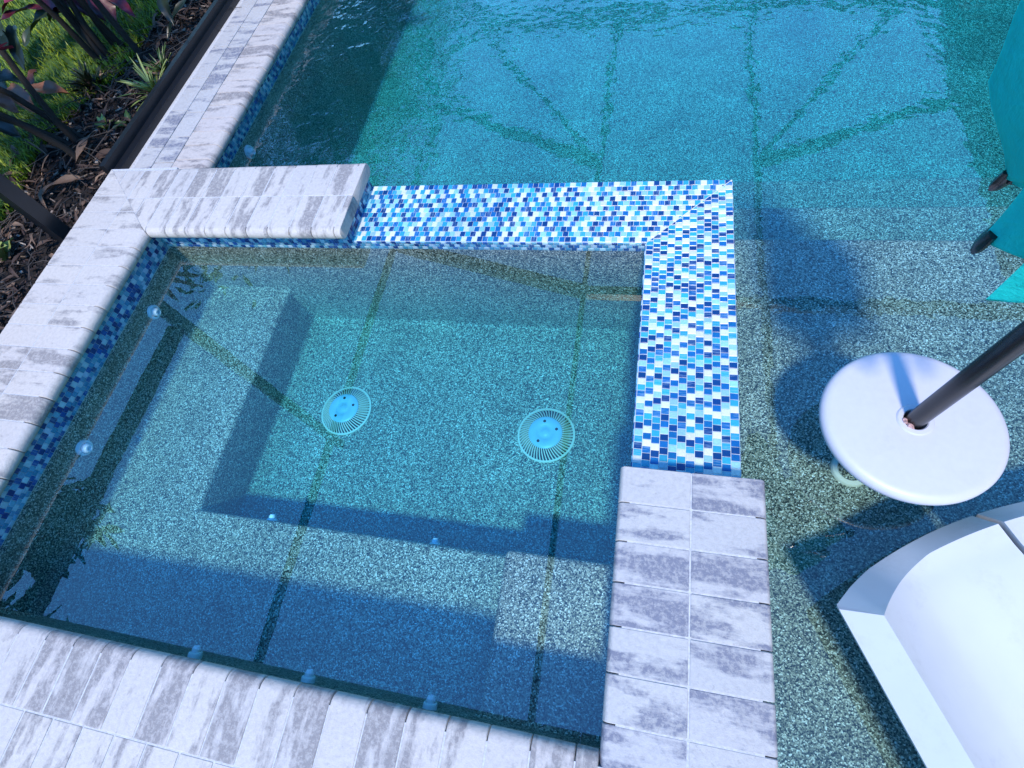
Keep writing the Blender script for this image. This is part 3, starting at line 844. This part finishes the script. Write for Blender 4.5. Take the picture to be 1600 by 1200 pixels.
def cordyline(loc, stems, label, mats, seed, name="ti_plant", group=None, extra=None, size=1.0):
    """stems: (lean x, lean y, height) tops relative to the base"""
    rg = random.Random(seed); root = tag(empty(name, loc), label, "plant", group)
    fol = {}
    for (lx, ly, h) in stems:
        b0 = Vector(loc) + Vector((rg.uniform(-.09, .09), rg.uniform(-.09, .09), -.03)); tp = Vector(loc) + Vector((lx, ly, h))
        bm = bmesh.new()
        pts = [b0.lerp(tp, f) + Vector((rg.uniform(-.012, .012), rg.uniform(-.012, .012), 0)) * (0 < f < 1) + Vector((lx, ly, 0)) * -.18 * math.sin(math.pi * f) for f in (0, .2, .4, .6, .8, 1)]
        tube(bm, pts, [r * size for r in (.021, .018, .016, .014, .012, .009)], 8); link_bm("stem", bm, M_STEM, root, 60)
        m = rg.choice(mats); bm = fol.setdefault(m, leaf_bm())
        for k in range(rg.randint(9, 12)):
            a = k * 2.4 + rg.uniform(-.3, .3); el = rg.uniform(-.35, 1.1); L = rg.uniform(.36, .58) * size
            b = tp + Vector((0, 0, rg.uniform(-.16, .02)))
            d = Vector((math.cos(a) * math.cos(el), math.sin(a) * math.cos(el), math.sin(el)))
            leaf(bm, b, b + d * L, rg.uniform(.075, .11) * size, rg.uniform(.03, .1), .3, tone=rg.random())
    for m, bl in (extra or {}).items():
        bm = fol.setdefault(m, leaf_bm())
        for (p, q, w) in bl: leaf(bm, p, q, w, .06, .3)
    for m, bm in fol.items(): link_bm("foliage", bm, m, root, 60)
    return root
def at(px, py, z):      # world point on height z seen at this place of the photograph (for placing plants)
    f = 813.87; d = cam.rotation_euler.to_matrix() @ Vector(((px - 800) / f, -(py - 600) / f, -1))
    t = (z - CAM_H) / d.z; return Vector((d.x * t, d.y * t, z))
g1 = at(128, 236, ZG)
cordyline(g1, [(-.32, -.45, .70), (-.45, -.12, .85), (.02, .22, .9), (-.05, -.30, .6), (-.62, -.35, .75)], "burgundy ti plant with two copper leaves above the bare mulch", [M_RED, M_COPPER], 11,
          extra={M_COPPER: [(at(40, 138, .06), at(112, 148, .02), .10), (at(14, 136, .07), at(60, 178, -.02), .11), (at(48, 132, .12), at(56, 108, .14), .07), (at(-10, 150, .1), at(30, 176, .02), .09)], M_DGREEN: [(at(-20, 90, .1), at(14, 152, .0), .14), (at(-16, 190, .05), at(34, 214, -.02), .10), (at(-10, 118, .1), at(34, 130, .05), .10)]})
g2 = at(172, 96, ZG)
cordyline(g2, [(-.32, .10, 1.0), (.05, .25, 1.2), (.02, -.25, .8), (.25, .1, 1.05), (.14, -.1, .95), (-.2, .3, .8), (.3, -.1, 1.2)], "many stemmed burgundy ti plant with red leaves over the lawn at the top edge", [M_RED, M_DGREEN], 12,
          extra={M_RED: [(at(112, -12, .10), at(166, 32, .02), .12), (at(160, -14, .12), at(212, 26, .05), .10), (at(70, -8, .14), at(96, 34, .06), .12), (at(66, 12, .10), at(0, 32, .14), .09), (at(96, 2, .12), at(84, 32, .06), .10), (at(96, -30, .2), at(140, 26, .04), .15), (at(140, -30, .2), at(184, 34, .02), .14), (at(40, -20, .2), at(4, 20, .16), .12)],
                 M_DGREEN: [(at(84, 12, .08), at(38, 72, .0), .13), (at(20, 40, .02), at(40, 112, -.08), .10), (at(2, 50, .05), at(14, 100, -.03), .10), (at(-6, 20, .1), at(6, 78, .0), .14), (at(110, 10, .1), at(78, 34, .04), .13), (at(250, -6, .1), at(272, 40, .0), .07), (at(290, 0, .0), at(262, 60, -.1), .06)]})
cordyline(at(232, 98, ZG), [(-.05, .02, 1.5)], "single thin bare trunk standing alone behind the dark mulch", [M_DGREEN], 13)
for k, (dx, dy, hh) in enumerate([(-3.05, 4.1, 1.4), (-3.3, 5.1, 1.9), (-3.0, 6.2, 1.6), (-3.4, 7.2, 2.1)]):
    cordyline((dx, dy, ZG), [(rnd * .3 - .3, .25 - rnd * .2, hh * (1 - .15 * rnd)) for rnd in range(4)], "leafy dark ti plants along the cage beyond the photo's top edge", [M_DGREEN, M_RED, M_MGREEN], 20 + k, group="ti plants along the pool cage", size=1.5)
def rosette(name, loc, n, L, w, mat, label, cat="plant", elv=(.2, 1.2), group=None):
    root = tag(empty(name, loc), label, cat, group); bm = leaf_bm()
    for k in range(n):
        a = k * 2.4 + random.uniform(-.4, .4); el = random.uniform(*elv); l = L * random.uniform(.6, 1.1)
        d = Vector((math.cos(a) * math.cos(el), math.sin(a) * math.cos(el), math.sin(el)))
        leaf(bm, Vector(loc) + d * .01, Vector(loc) + d * l, w * random.uniform(.7, 1.1), .08, .4)
    link_bm("foliage", bm, mat, root, 60)
    bm = bmesh.new(); tube(bm, [Vector(loc) - Vector((0, 0, .03)), Vector(loc) + Vector((0, 0, .03))], [.012, .008], 7); link_bm("stem", bm, M_STEM, root)
rosette("grassy_plant", at(250, 150, ZG), 46, .21, .014, M_PALE, "tuft of yellow green strap leaves beside the black cage rail")
rosette("grassy_plant", at(262, 118, ZG), 30, .17, .013, M_MGREEN, "darker green tuft just above the yellow green one by the rail")
rosette("seedling", at(170, 203, ZG), 7, .09, .035, M_PALE, "small pale seedling nearest the fallen leaves in the mulch")
rosette("seedling", at(206, 196, ZG), 8, .10, .035, M_MGREEN, "small green seedling between the pale seedling and the cage rail")
rosette("seedling", at(12, 408, ZG), 7, .16, .07, M_PALE, "yellow green broad leaves at the left edge under the cage post")
rosette("seedling", at(20, 330, ZG), 6, .13, .05, M_MGREEN, "few green leaves beside the lawn above the cage post")
rosette("blue_shrub", at(155, 146, ZG), 90, .18, .03, M_DGREEN, "low dark bushy plant at the lawn edge between the two ti plants", elv=(.0, 1.4))
for k, (a, b, w, lb) in enumerate([((125, 278), (60, 306), .06, "long tan dead leaf lying on the mulch by the coping corner"), ((196, 236), (140, 252), .05, "tan curled dead leaf close to the cage rail end"),
                          ((104, 348), (118, 342), .05, "small tan dead leaf beside the left coping"), ((150, 205), (118, 262), .05, "brown dead frond leaning from the ti plant onto the mulch")]):
    bm = leaf_bm(); leaf(bm, at(*a, ZG + .05), at(*b, ZG + .035), w, .05, .6); o = link_bm("dead_leaf", bm, M_DEAD, None, 60); tag(o, lb, "leaf")
rg = random.Random(21); bm = leaf_bm()
for k in range(420):
    y = rg.uniform(.7, 4.6); x = rg.uniform(lawn_edge(y) - .15, -2.52 if y < 1.7 else -2.62); a = rg.uniform(0, 6.28); L = rg.uniform(.04, .16)
    p = Vector((x, y, gz(x, y) + .03)); leaf(bm, p, p + Vector((math.cos(a), math.sin(a), rg.uniform(-.1, .35))) * L, rg.uniform(.008, .03), rg.uniform(-.15, .2), .5, tone=rg.random(), n=5)
o = link_bm("leaf_litter", bm, M_DEAD, None, 60); tag(o, "small dry leaves littering the mulch", "leaf litter", kind="stuff")
# loose twigs
rg = random.Random(9)
bm = bmesh.new()
for k in range(260):
    y = rg.uniform(.9, 4.2); x = rg.uniform(lawn_edge(y) - .1, -2.62); a = rg.uniform(0, 6.28); L = rg.uniform(.08, .32)
    p = Vector((x, y, gz(x, y) + .03)); d = Vector((math.cos(a), math.sin(a), rg.uniform(-.05, .25))) * L
    tube(bm, [p, p + d * .5 + Vector((0, 0, .02)), p + d], [.003, .0025, .0012], 5)
o = link_bm("twigs", bm, mat_plain("grey_twig", (.075, .058, .048), .85, 30, .4, .3)); tag(o, "thin twigs and roots scattered over the mulch", "twigs", kind="stuff")

def shrub(name, loc, rad, h, mat, label, n=1600, seed=1, group=None):
    rg = random.Random(seed); root = tag(empty(name, loc), label, "shrub", group); loc = Vector(loc)
    bm = bmesh.new()
    for k in range(7):
        a = k * .9 + rg.random(); tp = loc + Vector((math.cos(a) * rad * .6, math.sin(a) * rad * .6, h * rg.uniform(.5, .85)))
        tube(bm, [loc + Vector((0, 0, -.05)), loc.lerp(tp, .5) + Vector((0, 0, .08)), tp], [.02, .013, .006], 6)
    link_bm("stem", bm, M_STEM, root)
    bm = leaf_bm()
    for k in range(n):
        a, q = rg.uniform(0, 6.28), rg.random() ** .5; z = rg.uniform(.08, 1)
        cl = .75 + .35 * noise.noise(Vector((math.cos(a) * 2, math.sin(a) * 2, z * 3 + seed)))
        r = rad * q * cl * (1 - .5 * z ** 3); p = loc + Vector((math.cos(a) * r, math.sin(a) * r, h * z * cl * 1.1))
        d = Vector((rg.gauss(0, 1), rg.gauss(0, 1), rg.gauss(.2, .7))).normalized() * rg.uniform(.07, .15)
        leaf(bm, p, p + d, rg.uniform(.03, .055), .05, .3, tone=rg.random(), n=3)
    link_bm("foliage", bm, mat, root, 60)
for k, (x, y, r, h) in enumerate([(-3.05, .12, .45, 1.25), (-3.2, -.55, .55, 1.45), (-3.95, .7, .5, 1.0), (-3.1, -1.3, .6, 1.5)]):
    shrub("garden_shrub", (x, y, ZG), r, h, M_DGREEN, "dense dark shrub outside the cage left of the spa", 2200, k + 3, "shrubs left of the spa")

def tree(loc, h, rad, label, seed):
    rg = random.Random(seed); loc = Vector(loc); root = tag(empty("garden_tree", loc), label, "tree", "trees mirrored in the pool")
    bm = bmesh.new(); top = loc + Vector((rg.uniform(-.3, .3), rg.uniform(-.3, .3), h * .7))
    tube(bm, [loc - Vector((0, 0, .1)), loc.lerp(top, .5) + Vector((.1, -.08, 0)), top], [.16, .12, .05], 10)
    cl = []
    for k in range(16):
        a = k * 2.4; z = rg.uniform(.35, .95); r = rad * rg.uniform(.4, .9) * (1 - abs(z - .6) * .9)
        c = loc + Vector((math.cos(a) * r, math.sin(a) * r, h * z)); cl.append(c)
        tube(bm, [loc.lerp(top, .35 + .6 * z * .8), c], [.045, .015], 6)
    link_bm("trunk", bm, M_STEM, root)
    bm = leaf_bm()
    for c in cl:
        cr = rad * rg.uniform(.28, .45)
        for k in range(210):
            p = c + Vector((rg.gauss(0, 1), rg.gauss(0, 1), rg.gauss(0, .8))) * cr * .55
            d = Vector((rg.gauss(0, 1), rg.gauss(0, 1), rg.gauss(-.2, .6))).normalized() * rg.uniform(.12, .22)
            leaf(bm, p, p + d, rg.uniform(.06, .10), .05, .3, tone=rg.random(), n=2)
    link_bm("crown", bm, M_MGREEN, root, 60)
for k, (x, y, h, r) in enumerate([(-7.2, 1.0, 3.1, 1.5), (-6.8, 4.6, 3.8, 1.7), (-6.2, 7.6, 5.2, 2.0), (-5.4, 10.4, 6.2, 2.2), (-8.6, 3.0, 3.6, 1.7)]):
    tree((x, y, ZG), h, r, "broad leafy garden tree beyond the lawn, mirrored in the pool", 40 + k)

# ------------------------------------------------------------------ pool cage (screen enclosure)
cage = tag(empty("pool_cage", (-2.56, 1.3, ZG)), "dark bronze pool cage with a rail along the deck strip and beams mirrored in water", "pool cage")
def bar(name, a, b, w, h, parent=cage):
    a, b = Vector(a), Vector(b); d = (b - a).normalized(); up = Vector((0, 0, 1)) if abs(d.z) < .9 else Vector((0, 1, 0))
    s = d.cross(up).normalized(); u = s.cross(d)
    bm = bmesh.new()
    vs_ = [[bm.verts.new(p + s * sx * w / 2 + u * su * h / 2) for sx, su in ((-1, -1), (1, -1), (1, 1), (-1, 1))] for p in (a, b)]
    for k in range(4): bm.faces.new((vs_[0][k], vs_[0][(k + 1) % 4], vs_[1][(k + 1) % 4], vs_[1][k]))
    bm.faces.new(vs_[0][::-1]); bm.faces.new(vs_[1])
    bevel_all(bm, .003, 2)
    return link_bm(name, bm, M_BRONZE, parent, 40)
XC, ZR = -2.565, 2.62
bar("base_rail", (-2.545, 1.70, -.075), (-2.545, 9.2, -.075), .055, .055)
bar("base_track", (-2.575, 1.70, -.055), (-2.575, 9.2, -.055), .03, .10)
for y in (-2.2, 1.31, 3.75, 5.3, 8.1): bar("post", (XC - .03, y, ZG - .05 if y < 1.5 else -.06), (XC - .03, y, ZR), .045, .068)
bar("chair_rail", (XC - .03, -2.16, .55), (XC - .03, 1.26, .55), .05, .075)
ZR = 2.72
bar("roof_beam", (-2.78, -.7, ZR), (-2.78, 8.1, ZR), .045, .08)
bar("roof_beam", (-.53, -.7, ZR), (-.53, 8.1, ZR), .045, .10)
bar("roof_beam", (1.2, 1.5, ZR), (1.2, 8.2, ZR), .045, .10)
bar("roof_beam", (-4.7, 8.12, ZR + .02), (3.5, 8.12, ZR + .02), .16, .14)
bar("roof_beam", (-2.5, 8.0, ZR), (-.6, 5.2, ZR), .04, .08)
bar("roof_beam", (3.05, 8.0, ZR), (1.25, 5.2, ZR), .04, .08)
bar("roof_beam", (-3.8, 8.4, ZR), (-2.8, 6.3, ZR), .16, .10)
bar("roof_beam", (-2.8, 6.3, ZR - .02), (-.55, 5.15, ZR - .02), .11, .08)
bar("roof_beam", (3.6, 6.1, ZR - .02), (1.2, 5.1, ZR - .02), .11, .08)
bar("roof_beam", (-2.72, 3.78, ZR), (-.5, 3.2, ZR), .12, .10)
bar("roof_beam", (-.5, 3.2, ZR), (3.4, 3.2, ZR), .10, .10)
# the house eave on the right, mirrored in the pool's far right corner
house = tag(empty("house", (4.6, 3, ZG)), "house with a dark lanai eave along the pool's right side", "house")
M_EAVE = mat_plain("dark_soffit", (.10, .09, .08), .8, 10, .2, .2); M_STUC = mat_plain("stucco", (.42, .38, .32), .85, 40, .15, .3)  # roof slab and its underside share one dark brown-grey
bm = bmesh.new(); box(bm, (3.47, -6, 2.75), (9, 12, 2.95)); link_bm("roof", bm, M_EAVE, house)
bm = bmesh.new(); box(bm, (3.40, -6, 2.66), (3.465, 12, 2.96)); link_bm("fascia", bm, M_BRONZE, house)
bm = bmesh.new(); box(bm, (6.0, -6, -.2), (6.2, 12, 2.745)); link_bm("wall", bm, M_STUC, house)
for y in (-2, 2.6, 7.4):
    bm = bmesh.new(); box(bm, (3.60, y, -.2), (3.85, y + .25, 2.745)); bevel_all(bm, .01); link_bm("column", bm, M_STUC, house)
bm = bmesh.new(); box(bm, (PX1 + .03, -6, -.5), (6.0, 12, -.07)); box(bm, (-2.6, PY1 + .03, -.5), (PX1 + .03, 12, -.07)); box(bm, (.32, -6, -.5), (PX1 + .03, PY0 - .02, -.07))
o = link_bm("pool_deck", bm, M_PAVE3); tag(o, "deck around the far sides of the pool", kind="structure")
